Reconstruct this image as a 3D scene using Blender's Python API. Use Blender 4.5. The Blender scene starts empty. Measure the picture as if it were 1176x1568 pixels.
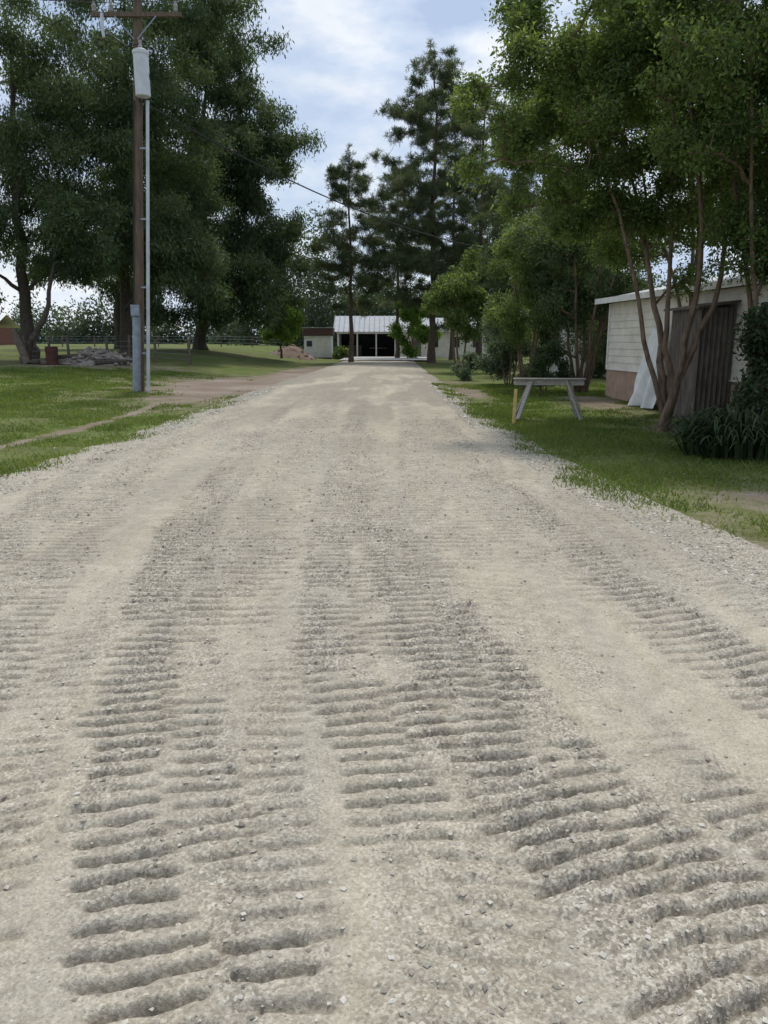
import bpy, math
import numpy as np
from mathutils import Vector
D=bpy.data
scene=bpy.context.scene
def link(o): scene.collection.objects.link(o); return o
# ------------------------------------------------------------------ noise
_rt=np.random.RandomState(5).rand(8,256,256).astype(np.float32)
def vnoise(x,y,s=0):
    t=_rt[s%8]; x=np.asarray(x,dtype=np.float64)+17.3*s; y=np.asarray(y,dtype=np.float64)+9.1*s
    xi=np.floor(x).astype(int); yi=np.floor(y).astype(int); fx=x-xi; fy=y-yi
    fx=fx*fx*(3-2*fx); fy=fy*fy*(3-2*fy)
    a=t[xi&255,yi&255]; b=t[(xi+1)&255,yi&255]; c=t[xi&255,(yi+1)&255]; d=t[(xi+1)&255,(yi+1)&255]
    return (a*(1-fx)+b*fx)*(1-fy)+(c*(1-fx)+d*fx)*fy
def fbm(x,y,o=4,s=0):
    r=0;a=.5;f=1
    for i in range(o): r=r+a*vnoise(x*f,y*f,s+i); a*=.5; f*=2.03
    return r/(1-.5**o)
def sst(a,b,x):
    t=np.clip((x-a)/(b-a),0,1); return t*t*(3-2*t)
# ------------------------------------------------------------------ mesh
def build(name,V,F,mats,MI=None,attrs=None,smooth=False,parent=None):
    me=D.meshes.new(name); V=np.asarray(V,dtype=np.float32)
    me.vertices.add(len(V)); me.vertices.foreach_set('co',V.ravel())
    F=[np.asarray(f,dtype=np.int32) for f in F]
    loops=np.concatenate([f.ravel() for f in F]); sizes=np.concatenate([np.full(len(f),f.shape[1],dtype=np.int32) for f in F])
    me.loops.add(len(loops)); me.loops.foreach_set('vertex_index',loops)
    st=np.concatenate([[0],np.cumsum(sizes)[:-1]]).astype(np.int32)
    me.polygons.add(len(sizes)); me.polygons.foreach_set('loop_start',st)
    if MI is not None:
        mi=np.concatenate([np.full(len(f),m,dtype=np.int32) if np.isscalar(m) else np.asarray(m,dtype=np.int32) for f,m in zip(F,MI)])
        me.polygons.foreach_set('material_index',mi)
    me.update(calc_edges=True)
    if attrs:
        for k,a in attrs.items():
            at=me.attributes.new(k,'FLOAT','POINT'); at.data.foreach_set('value',np.asarray(a,dtype=np.float32))
    me.polygons.foreach_set('use_smooth',np.full(len(sizes),smooth,dtype=bool))
    for m in mats: me.materials.append(m)
    o=D.objects.new(name,me); link(o)
    if parent: o.parent=parent
    return o
def box(name,c,s,mat,parent=None,rot=(0,0,0),bev=0.0):
    x,y,z=[v/2 for v in s]
    V=[(-x,-y,-z),(x,-y,-z),(x,y,-z),(-x,y,-z),(-x,-y,z),(x,-y,z),(x,y,z),(-x,y,z)]
    F=[[(0,3,2,1),(4,5,6,7),(0,1,5,4),(1,2,6,5),(2,3,7,6),(3,0,4,7)]]
    o=build(name,V,F,[mat],parent=parent); o.location=c; o.rotation_euler=rot
    if bev:
        m=o.modifiers.new('b','BEVEL'); m.width=bev; m.segments=2
    return o
def empty(name,loc=(0,0,0),rz=0):
    o=D.objects.new(name,None); link(o); o.location=loc; o.rotation_euler=(0,0,rz); return o
def tube(P,R,k=8,cap=True):
    P=np.asarray(P,float); R=np.asarray(R,float); n=len(P)
    T=np.gradient(P,axis=0); T/=np.linalg.norm(T,axis=1)[:,None]+1e-9
    ref=np.array([1,0,0.]) if abs(T[0][0])<.8 else np.array([0,1,0.])
    A=np.cross(T,ref); A/=np.linalg.norm(A,axis=1)[:,None]+1e-9; B=np.cross(T,A)
    th=np.arange(k)*2*math.pi/k
    V=(P[:,None,:]+R[:,None,None]*(np.cos(th)[None,:,None]*A[:,None,:]+np.sin(th)[None,:,None]*B[:,None,:])).reshape(-1,3)
    i=np.arange(n-1)[:,None]*k; j=np.arange(k)[None,:]; j2=(j+1)%k
    Q=np.stack([i+j,i+j2,i+k+j2,i+k+j],-1).reshape(-1,4)
    return V,Q
class MB:
    def __init__(s): s.V=[];s.F=[];s.M=[];s.n=0;s.L=[]
    def add(s,V,Q,m=0,lv=None):
        s.V.append(V); s.F.append(np.asarray(Q)+s.n); s.M.append(m); s.n+=len(V)
        s.L.append(np.full(len(V),.5) if lv is None else lv)
    def out(s,name,mats,smooth=False,parent=None):
        return build(name,np.concatenate(s.V),s.F,mats,s.M,{'lv':np.concatenate(s.L)},smooth,parent)
def tubeobj(name,P,R,mat,k=12,parent=None):
    V,Q=tube(P,R,k); n=len(P)
    caps=[np.arange(k)[::-1].reshape(1,-1),(np.arange(k)+(n-1)*k).reshape(1,-1)]
    return build(name,V,[Q]+caps,[mat],smooth=False,parent=parent)
# ------------------------------------------------------------------ materials
def mat(name,col,rough=.8,noise=None,metal=0,bump=0,nscale=5,stretch=(1,1,1)):
    m=D.materials.new(name); m.use_nodes=True; nt=m.node_tree; N=nt.nodes; L=nt.links
    b=N['Principled BSDF']; b.inputs['Roughness'].default_value=rough; b.inputs['Metallic'].default_value=metal
    b.inputs['Specular IOR Level'].default_value=.25
    tc=N.new('ShaderNodeTexCoord'); mp=N.new('ShaderNodeMapping'); mp.inputs['Scale'].default_value=stretch
    L.new(tc.outputs['Object'],mp.inputs[0])
    nz=N.new('ShaderNodeTexNoise'); nz.inputs['Scale'].default_value=nscale; nz.inputs['Detail'].default_value=5; nz.inputs['Roughness'].default_value=.65
    L.new(mp.outputs[0],nz.inputs['Vector'])
    r=N.new('ShaderNodeValToRGB'); c2=noise or tuple(c*.72 for c in col)
    r.color_ramp.elements[0].position=.35; r.color_ramp.elements[1].position=.65
    r.color_ramp.elements[0].color=(*c2,1); r.color_ramp.elements[1].color=(*col,1)
    L.new(nz.outputs['Fac'],r.inputs[0]); L.new(r.outputs[0],b.inputs['Base Color'])
    if bump:
        bp=N.new('ShaderNodeBump'); bp.inputs['Strength'].default_value=bump; bp.inputs['Distance'].default_value=.02
        L.new(nz.outputs['Fac'],bp.inputs['Height']); L.new(bp.outputs[0],b.inputs['Normal'])
    return m
def leafmat(name,c1,c2,c3,trans=.35):
    m=D.materials.new(name); m.use_nodes=True; nt=m.node_tree; N=nt.nodes; L=nt.links
    b=N['Principled BSDF']; b.inputs['Roughness'].default_value=.55; b.inputs['Specular IOR Level'].default_value=.3
    a=N.new('ShaderNodeAttribute'); a.attribute_name='lv'
    r=N.new('ShaderNodeValToRGB'); e=r.color_ramp.elements
    e[0].position=.1; e[0].color=(*c1,1); e[1].position=.95; e[1].color=(*c3,1); x=e.new(.55); x.color=(*c2,1)
    L.new(a.outputs['Fac'],r.inputs[0]); L.new(r.outputs[0],b.inputs['Base Color'])
    if trans>0:
        t=N.new('ShaderNodeBsdfTranslucent')
        g=N.new('ShaderNodeMixRGB'); g.blend_type='MULTIPLY'; g.inputs[0].default_value=1; g.inputs[2].default_value=(1.5,1.45,.75,1)
        L.new(r.outputs[0],g.inputs[1]); L.new(g.outputs[0],t.inputs[0])
        mx=N.new('ShaderNodeMixShader'); mx.inputs[0].default_value=trans
        L.new(b.outputs[0],mx.inputs[1]); L.new(t.outputs[0],mx.inputs[2]); L.new(mx.outputs[0],N['Material Output'].inputs[0])
    return m
bark_oak=mat('bark_oak',(.11,.092,.073),.9,(.045,.038,.033),bump=.8,nscale=6,stretch=(4,4,.8))
bark_pine=mat('bark_pine',(.16,.11,.085),.9,(.065,.05,.04),bump=.8,nscale=5,stretch=(4,4,1))
bark_myr=mat('bark_myrtle',(.22,.155,.105),.7,(.075,.053,.038),bump=.3,nscale=5,stretch=(3,3,.6))
lf_oak=leafmat('leaf_oak',(.034,.062,.028),(.068,.108,.05),(.12,.165,.078),.44)
lf_myr=leafmat('leaf_myrtle',(.055,.095,.033),(.115,.175,.055),(.23,.29,.105),.5)
lf_pine=leafmat('needle_pine',(.045,.068,.036),(.08,.11,.056),(.14,.17,.085),.35)
lf_bright=leafmat('leaf_bright',(.07,.13,.025),(.12,.21,.045),(.20,.31,.07),.55)
lf_dark=leafmat('leaf_dark',(.018,.033,.016),(.035,.06,.027),(.06,.09,.04),.25)
lf_far=leafmat('leaf_far',(.045,.07,.045),(.075,.11,.066),(.115,.155,.095),.3)
lf_silver=leafmat('leaf_silver',(.06,.095,.055),(.11,.16,.09),(.19,.24,.16),.35)
lf_grass=leafmat('grass_blade',(.075,.11,.026),(.13,.19,.045),(.25,.28,.095),.42)

# ------------------------------------------------------------------ terrain functions
def terr(x,y):
    x=np.asarray(x,float);y=np.asarray(y,float)
    r=sst(4.5,14,-x)*np.clip((y-20)/35,0,1)*1.05
    r=r+ (fbm(x*.25,y*.25,3,1)-.5)*.10*sst(.3,2.5,np.maximum(-4.4-x,x-2.6))
    return r
ly=[0,8.4,15,25,35,45,60,85]; lx=[-4.75,-4.3,-4.1,-3.95,-3.6,-3.3,-3.1,-3.1]
ry=[0,1.5,5.15,8.4,15,25,41,60,85]; rx=[3.5,3.2,2.72,2.3,1.95,1.98,1.9,2.0,2.0]
def Lx(y): return np.interp(y,ly,lx)
def Rx(y): return np.interp(y,ry,rx)
def dirt(x,y):
    d=.9*np.exp(-(((x+5.4)/2.5)**2+((y-28)/10)**2))+.32*np.exp(-(((x+9)/4)**2+((y-30)/8)**2))
    d=np.maximum(d,np.exp(-(((x+4.3)/1.8)**2+((y-36)/18)**2)**2)*.85)
    px=np.interp(y,[8,10,16.5,22],[-6.6,-6.3,-5.7,-6.1])
    d=np.maximum(d,np.exp(-((x-px+ .25*(fbm(y*.5,y*0,2,3)-.5))/.24)**2)*sst(9,11,y)*sst(24,20,y)*.8)
    d=np.maximum(d,.75*np.exp(-(((x-2.7)/.8)**2+((y-27)/7)**2)))
    d=np.maximum(d,.6*np.exp(-(((x-4.2)/1.3)**2+((y-8.0)/1.3)**2)))
    d=np.maximum(d,.6*np.exp(-(((x-2.9)/.7)**2+((y-6)/2)**2)))
    d=np.maximum(d,.7*np.exp(-(((x-5.8)/1.4)**2+((y-21)/4.5)**2)))
    d=np.maximum(d,.7*np.exp(-(((x-5.4)/1.)**2+((y-14.6)/1.)**2)))
    d=np.maximum(d,.6*np.exp(-(((x+14)/6)**2+((y-37)/4)**2)))
    d=np.maximum(d,.55*np.exp(-(((x+8.3)/2)**2+((y-23.5)/3)**2)))
    return d
# ------------------------------------------------------------------ ground
def nodes(m):
    m.use_nodes=True; return m.node_tree.nodes,m.node_tree.links,m.node_tree.nodes['Principled BSDF']
def nz(N,L,vec,scale,det=5,rough=.6):
    n=N.new('ShaderNodeTexNoise'); n.inputs['Scale'].default_value=scale; n.inputs['Detail'].default_value=det; n.inputs['Roughness'].default_value=rough
    if vec: L.new(vec,n.inputs['Vector'])
    return n.outputs['Fac']
def ramp(N,L,f,els):
    r=N.new('ShaderNodeValToRGB'); e=r.color_ramp.elements
    e[0].position=els[0][0]; e[0].color=(*els[0][1],1); e[1].position=els[-1][0]; e[1].color=(*els[-1][1],1)
    for p,c in els[1:-1]: x=e.new(p); x.color=(*c,1)
    L.new(f,r.inputs[0]); return r.outputs[0]
def mixc(N,L,f,a,b,mode='MIX'):
    m=N.new('ShaderNodeMixRGB'); m.blend_type=mode
    for i,v in ((0,f),(1,a),(2,b)):
        if isinstance(v,(int,float)): m.inputs[i].default_value=v
        elif isinstance(v,tuple): m.inputs[i].default_value=(*v,1)
        else: L.new(v,m.inputs[i])
    return m.outputs[0]
def mth(N,L,op,a,b=0.,c=None):
    m=N.new('ShaderNodeMath'); m.operation=op
    for i,v in enumerate((a,b,c)):
        if v is None: continue
        if isinstance(v,(int,float)): m.inputs[i].default_value=v
        else: L.new(v,m.inputs[i])
    return m.outputs[0]
def att(N,n): a=N.new('ShaderNodeAttribute'); a.attribute_name=n; return a.outputs['Fac']

gm=D.materials.new('lawn_ground'); N,L,b=nodes(gm); b.inputs['Roughness'].default_value=.95; b.inputs['Specular IOR Level'].default_value=.1
geo=N.new('ShaderNodeNewGeometry').outputs['Position']
n1=nz(N,L,geo,.35,4); n2=nz(N,L,geo,1.3,7,.7); n3=nz(N,L,geo,28,3,.7)
gr=ramp(N,L,n2,[(.3,(.08,.10,.03)),(.5,(.13,.175,.046)),(.7,(.19,.215,.075))])
gr=mixc(N,L,ramp(N,L,n1,[(.42,(0,0,0)),(.62,(.65,.65,.65))]),gr,(.20,.18,.10))
gr=mixc(N,L,.8,gr,ramp(N,L,n3,[(.3,(.45,.45,.45)),(.7,(1.25,1.25,1.2))]),'MULTIPLY')
dc=ramp(N,L,n1,[(.32,(.20,.155,.12)),(.5,(.27,.215,.17)),(.68,(.35,.30,.245))])
dc=mixc(N,L,.7,dc,ramp(N,L,n3,[(.3,(.5,.5,.5)),(.7,(1.2,1.2,1.2))]),'MULTIPLY')
dm=mth(N,L,'ADD',att(N,'dirt'),mth(N,L,'MULTIPLY',mth(N,L,'SUBTRACT',n2,.5),1.9))
col=mixc(N,L,ramp(N,L,dm,[(.30,(0,0,0)),(.70,(1,1,1))]),gr,dc)
gv=mth(N,L,'ADD',att(N,'gravel'),mth(N,L,'MULTIPLY',mth(N,L,'SUBTRACT',n3,.5),1.6))
col=mixc(N,L,ramp(N,L,gv,[(.4,(0,0,0)),(.6,(1,1,1))]),col,ramp(N,L,n3,[(.3,(.14,.125,.10)),(.7,(.34,.31,.26))]))
L.new(col,b.inputs['Base Color'])
bp=N.new('ShaderNodeBump'); bp.inputs['Strength'].default_value=.7; bp.inputs['Distance'].default_value=.04; L.new(n3,bp.inputs['Height']); L.new(bp.outputs[0],b.inputs['Normal'])
tx=np.linspace(-1,1,380); gx=400*np.sinh(4.7*tx)/math.sinh(4.7)
ty=np.linspace(-.3,1,420); gy=600*np.sinh(4.7*ty)/math.sinh(4.7)
X,Y=np.meshgrid(gx,gy); Z=terr(X,Y)
def gridfaces(nr,nc):
    i=np.arange(nr-1)[:,None]*nc; j=np.arange(nc-1)[None,:]
    return np.stack([i+j,i+j+1,i+nc+j+1,i+nc+j],-1).reshape(-1,4)
def enoise(x,y): return (fbm(x*1.1,y*1.1,5,2)-.5)*1.0
edge=np.maximum(Lx(Y)-X,X-Rx(Y))-enoise(X,Y)*.6
build('ground',np.stack([X,Y,Z],-1).reshape(-1,3),[gridfaces(*X.shape)],[gm],attrs={'dirt':dirt(X,Y).ravel(),'gravel':(1-sst(-.1,.45,edge)).ravel()},smooth=True)

# ------------------------------------------------------------------ road
ys=[1.0]
while ys[-1]<86: ys.append(ys[-1]+max(.0085,.0034*ys[-1]))
ys=np.array(ys); u=np.linspace(0,1,640)
Yr=np.repeat(ys[:,None],len(u),1); Lr=Lx(Yr)-.4; Rr=Rx(Yr)+.4
Xr=Lr+(Rr-Lr)*u[None,:]
ed=np.minimum(Xr-Lr,Rr-Xr)+enoise(Xr,Yr)
H=.045*sst(.0,.7,ed)-.010
H+=(fbm(Xr*.8,Yr*.35,3,3)-.5)*.05*sst(.1,.6,ed)
dist=np.zeros_like(H); groove=np.zeros_like(H)
S=.104
strips=[ # (ys, xs, halfwidth, spacing, depth, y0,y1, skew, seed)
 ([1,1.55,1.91,2.58,3.8,4.9,6.8,10.8,19.9],[-.42,-.58,-.72,-.98,-1.28,-1.5,-1.84,-2.07,-2.4],.16,S,.031,0,28,.12,1),
 ([1,1.55,1.91,2.58,3.8,4.9,6.8,10.8],[-.1,-.25,-.38,-.66,-1.0,-1.24,-1.6,-1.85],.13,S,.021,0,13,.25,2),
 ([1,1.55,1.91,2.58,3.8,4.9],[-.95,-1.05,-1.15,-1.35,-1.6,-1.9],.13,S,.012,0,5.2,-.1,3),
 ([1,2.2,2.58,3.8,4.9,6.8,10.8,19.9],[.22,.05,.0,-.28,-.38,-.52,-.52,-.6],.18,S,.027,1.9,24,.05,4),
 ([1,2.2,2.58,3.8,4.9,6.8,10.8],[.5,.3,.27,.02,-.1,-.25,-.3],.15,S,.023,2.3,16,-.08,2),
 ([.7,1.5,1.91,2.58,3.8,4.9,6.8,8.4],[1.15,.84,.68,.44,.27,.15,-.06,-.2],.20,S,.030,0,12,-.05,5),
 ([.7,1.5,1.91,2.58,3.8,4.9,6.8],[1.5,1.2,1.03,.76,.5,.36,.12],.15,S,.025,0,7,.12,6),
 ([.7,1.5,1.91,2.58,3.8],[2.0,1.65,1.47,1.15,.8],.18,S,.020,0,3.3,.1,6),
 ([1.5,2.6,3.8,4.9,5.8,7.4,9.6,14],[2.6,2.15,1.82,1.6,1.52,1.42,1.3,1.2],.18,S,.026,1,20,-.15,7),
 ([1.5,2.6,3.8,4.9,5.8,7.4,9.6,14],[2.25,1.85,1.55,1.35,1.25,1.15,1.05,.95],.13,S,.015,1.5,15,.05,3),
 ([1.5,2.6,3.8,5.8,9.6],[3.0,2.6,2.3,2.0,1.8],.15,S,.012,1,12,-.1,0),
 ([3,5.8,8.36,10.8,14,20],[-1.9,-2.5,-3.0,-3.3,-3.3,-3.2],.26,.11,.020,2.6,24,.2,1),
 ([3,5.8,8.36,10.8,14,20],[-2.4,-3.0,-3.6,-3.85,-3.8,-3.6],.22,.11,.022,2.6,24,.1,5),
 ([5,7.4,10.8,15,22],[-.95,-1.05,-1.15,-1.3,-1.35],.3,.12,.018,3.6,30,0,3),
 ([5,7.4,10.8,15,22],[-1.5,-1.45,-1.6,-1.7,-1.8],.24,.12,.011,4.2,30,.1,7),
 ([6,10.8,15.1,19.9,25],[.4,.4,.6,.75,.8],.28,.12,.017,5.0,30,.05,4),
 ([6,10.8,15.1,19.9,25],[.9,.9,1.1,1.25,1.3],.24,.12,.012,5.0,30,-.1,0),
 ([0,3,6],[.2,.45,.9],.2,S,.009,1.2,6,.1,5),
 ([1,2.6,4],[-.15,-.4,-.55],.14,S,.013,1.2,4.4,.1,6),
 ([1,3,5,8],[-2.1,-2.4,-2.9,-3.3],.22,S,.010,1,8,.1,7),
 ([.7,1.3,2.0],[.1,.2,.3],.25,S,.009,.7,2.0,.15,3),
]
for (py,px,hw,sp,dep,y0,y1,skew,sd) in strips:
    xc=np.interp(ys,py,px)
    k=np.ones(61)/61; pad=np.pad(xc,30,mode='edge'); xc=np.convolve(pad,k,'valid')
    sl=np.gradient(xc,ys); arc=np.concatenate([[0],np.cumsum(np.sqrt(np.diff(ys)**2+np.diff(xc)**2))])
    cs=1/np.sqrt(1+sl**2); dx=(Xr-xc[:,None])*cs[:,None]
    wob=(vnoise(Xr*2.5,Yr*2.5,sd)-.5)*.06
    s=arc[:,None]+(Xr-xc[:,None])*(sl*cs)[:,None]+dx*skew+wob*.5+(vnoise(Xr*6,Yr*2,sd+1)-.5)*.022+(vnoise(Xr*14,Yr*14,sd)-.5)*.012+(vnoise(Xr*34,Yr*34,sd+3)-.5)*.011
    ph=s/sp; ci=np.floor(ph); fr=ph-ci
    cr=vnoise(ci*.97+.5,ci*0+sd*3.3,sd)
    w=hw*(.72+.56*vnoise(ci*.71,ci*0+sd*7.7,sd+1))
    lat=1-sst(w*.85,w*1.1,np.abs(dx+wob+(vnoise(Xr*20,Yr*20,sd)-.5)*.04))
    lon=sst(y0,y0+.6,Yr)*(1-sst(y1*.7,y1,Yr))
    brk=.12+.88*sst(.30,.48,fbm(Xr*3.4,Yr*2.4,4,sd+2)+.22*(cr-.5)*2+.03)
    g=np.where(fr<.58,sst(.32,.56,fr),1-sst(.58,.74,fr)); rg=np.exp(-((fr-.86)/.09)**2)+.4*np.exp(-((fr-.15)/.1)**2)
    m=lat*lon*brk
    H+= m*dep*(-g*.95+rg*.3)
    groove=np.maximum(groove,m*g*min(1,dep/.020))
    latw=np.exp(-(dx/(hw*1.15))**4)*lon
    dist=np.maximum(dist,latw*min(1,dep/.024)*(.32+.6*sst(.38,.62,fbm(Xr*3,Yr*1.5,3,sd))))
    H-=latw*dep*.2
dist=np.maximum(dist,(1-sst(.3,1.2,ed))*.95)
dist=np.maximum(dist,.55*sst(.50,.66,fbm(Xr*1.6,Yr*.45,4,5)))
dist=np.maximum(dist,.7*np.exp(-((Xr-np.interp(Yr,[1,3,5],[-1.4,-2.0,-2.8]))/.25)**2)*(1-sst(3,6,Yr)))
dist=np.maximum(dist,.65*np.exp(-((Xr-np.interp(Yr,[1,2.5,5,8],[.15,.35,1.0,1.5]))/.2)**2)*(1-sst(3,6,Yr)))
near=1/(1+(Yr/9)**2)
crumb=fbm(Xr*36,Yr*36,3,6)-.5; crumb2=fbm(Xr*11,Yr*11,3,4)-.5
H+=dist*near*(crumb*.021+crumb2*.011)+near*crumb*.006+crumb2*.006
H=np.where(ed<0.0,H-.03,H)
Zr=H+.035+terr(Xr,Yr)*(sst(.45,.0,ed))
streak=sst(12,18,Yr)*(1-sst(36,50,Yr))*sst(.42,.62,fbm(Xr*1.3,Yr*.22,4,1)+.06)  # mask for darker lengthwise noise streaks on the mid-distance road
streak=np.maximum(streak,.45*sst(.52,.70,fbm(Xr*.9,Yr*.35,4,7)))
rm=D.materials.new('gravel_road'); N,L,b=nodes(rm); b.inputs['Roughness'].default_value=.95; b.inputs['Specular IOR Level'].default_value=.1
geo=N.new('ShaderNodeNewGeometry').outputs['Position']
na=nz(N,L,geo,.7,4); nb=nz(N,L,geo,9,5,.7); nc=nz(N,L,geo,95,3,.75)
mp=N.new('ShaderNodeMapping'); mp.inputs['Scale'].default_value=(2.2,.12,1); L.new(geo,mp.inputs[0]); ns=nz(N,L,mp.outputs[0],1.3,4)
vo=N.new('ShaderNodeTexVoronoi'); vo.inputs['Scale'].default_value=105; L.new(geo,vo.inputs['Vector'])
pale=ramp(N,L,na,[(.35,(.465,.415,.325)),(.65,(.535,.485,.39))])
pale=mixc(N,L,ramp(N,L,ns,[(.42,(0,0,0)),(.6,(.75,.75,.75))]),pale,(.42,.39,.33))
bw=N.new('ShaderNodeRGBToBW'); L.new(vo.outputs['Color'],bw.inputs[0])
grav=ramp(N,L,bw.outputs[0],[(.2,(.19,.17,.14)),(.5,(.34,.31,.26)),(.85,(.60,.565,.49))])
col=mixc(N,L,mth(N,L,'ADD',mth(N,L,'MULTIPLY',att(N,'dist'),.68),.16),pale,grav)
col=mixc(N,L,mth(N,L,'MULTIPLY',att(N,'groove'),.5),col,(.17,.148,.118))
col=mixc(N,L,mth(N,L,'MULTIPLY',att(N,'streak'),.5),col,(.22,.20,.168))  # darkens road colour where the streak mask is high
col=mixc(N,L,1.,col,ramp(N,L,nb,[(.3,(.80,.79,.77)),(.7,(1.12,1.12,1.11))]),'MULTIPLY')
col=mixc(N,L,1.,col,ramp(N,L,nc,[(.3,(.72,.71,.69)),(.7,(1.22,1.22,1.22))]),'MULTIPLY')
L.new(col,b.inputs['Base Color'])
bp=N.new('ShaderNodeBump'); bp.inputs['Strength'].default_value=.8; bp.inputs['Distance'].default_value=.008; L.new(nc,bp.inputs['Height']); L.new(bp.outputs[0],b.inputs['Normal'])
build('gravel_road',np.stack([Xr,Yr,Zr],-1).reshape(-1,3),[gridfaces(*Xr.shape)],[rm],attrs={'dist':dist.ravel(),'groove':groove.ravel(),'streak':streak.ravel()},smooth=True)

# stones
rng=np.random.RandomState(3)
stm=leafmat('stone',(.24,.22,.18),(.41,.38,.315),(.64,.605,.53),0)
def lookup(x,y,A):
    i=np.clip(np.searchsorted(ys,y),0,len(ys)-1); l=Lx(y)-.4; r=Rx(y)+.4
    j=np.clip(((x-l)/(r-l)*(len(u)-1)).astype(int),0,len(u)-1); return A[i,j]
def stonemesh(x,y,z,s,name):
    n=len(x); base=np.array([(1,0,0),(0,1,0),(-1,0,0),(0,-1,0),(0,0,.7),(0,0,-.7)])
    V=base[None]*s[:,None,None]*(1+.6*(rng.rand(n,6,3)-.5))*np.array([1,.8,.7])
    a=rng.rand(n)*6.28; c,sn=np.cos(a)[:,None],np.sin(a)[:,None]
    vx=V[...,0]*c-V[...,1]*sn; vy=V[...,0]*sn+V[...,1]*c
    V=np.stack([vx+x[:,None],vy+y[:,None],V[...,2]+z[:,None]+s[:,None]*.15],-1).reshape(-1,3)
    f=np.array([(0,1,4),(1,2,4),(2,3,4),(3,0,4),(1,0,5),(2,1,5),(3,2,5),(0,3,5)])
    F=(f[None]+np.arange(n)[:,None,None]*6).reshape(-1,3)
    build(name,V,[F],[stm],attrs={'lv':np.repeat(rng.rand(n),6)})
n=95000; y=1.1+15*rng.rand(n)**1.8; x=Lx(y)-.4+(Rx(y)-Lx(y)+.8)*rng.rand(n)
keep=rng.rand(n)<(.15+.85*lookup(x,y,dist)); x=x[keep];y=y[keep]; n=len(x)
stonemesh(x,y,np.maximum(lookup(x,y,Zr),terr(x,y)),.0072*(.35+1.5*rng.rand(n)**4)*(1+np.maximum(y-4,0)*.05),'loose_gravel')
n=16000; y=4+24*rng.rand(n)**1.4; side=rng.rand(n)<.5; e=-.35+ -np.log(rng.rand(n)+1e-6)*.25
x=np.where(side,Lx(y)-e,Rx(y)+e); k=(e<1.1)&(x<8)&(rng.rand(n)<sst(.35,.6,fbm(x*1.2,y*1.2,3,4))); x=x[k];y=y[k];n=len(x)
l_=np.where((x>Lx(y)-.4)&(x<Rx(y)+.4),lookup(x,y,Zr),-9)
stonemesh(x,y,np.maximum(l_,terr(x,y)),.010*(.4+1.5*rng.rand(n)**3)*(1+np.maximum(y-4,0)*.05),'edge_gravel')

# ------------------------------------------------------------------ grass blades
def grass(name,n,x0,x1,y0,y1,pw):
    y=y0+(y1-y0)*rng.rand(n)**pw; x=x0+(x1-x0)*rng.rand(n)
    e=np.maximum(Lx(y)-x,x-Rx(y))-enoise(x,y)*.9; d=dirt(x,y)
    p=sst(-.25,.4,e)*(1-sst(.2,.65,d+(fbm(x*1.2,y*1.2,4,2)-.5)*1.1))*(.15+.85*sst(.34,.54,fbm(x*.9,y*.9,4,3)))
    k=rng.rand(n)<p; x=x[k];y=y[k];n=len(x); z=terr(x,y)
    lz=np.where((x>Lx(y)-.4)&(x<Rx(y)+.4),lookup(x,y,Zr),-9); z=np.maximum(z,lz)
    tall=.015+.05*rng.rand(n)*(.4+fbm(x*.7,y*.7,2,5)); tall*=1+(rng.rand(n)<.05)*1.2
    w=.004+.0006*y; a=rng.rand(n)*6.28; la=rng.rand(n)*6.28; le=tall*(.3+1.0*rng.rand(n))
    dx=np.cos(a)*w; dy=np.sin(a)*w
    V=np.stack([np.stack([x-dx,y-dy,z-.005],-1),np.stack([x+dx,y+dy,z-.005],-1),np.stack([x+np.cos(la)*le,y+np.sin(la)*le,z+tall],-1)],1).reshape(-1,3)
    lv=np.clip(-.02+.75*fbm(x*.8,y*.8,4,6)+.5*(rng.rand(n)-.3),0,1)
    build(name,V,[np.arange(3*n).reshape(-1,3)],[lf_grass],attrs={'lv':np.repeat(lv,3)})
grass('lawn_grass',300000,1.8,11,4.6,30,1.5)
grass('lawn_grass',300000,-17,-3.5,7,36,1.5)

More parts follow.
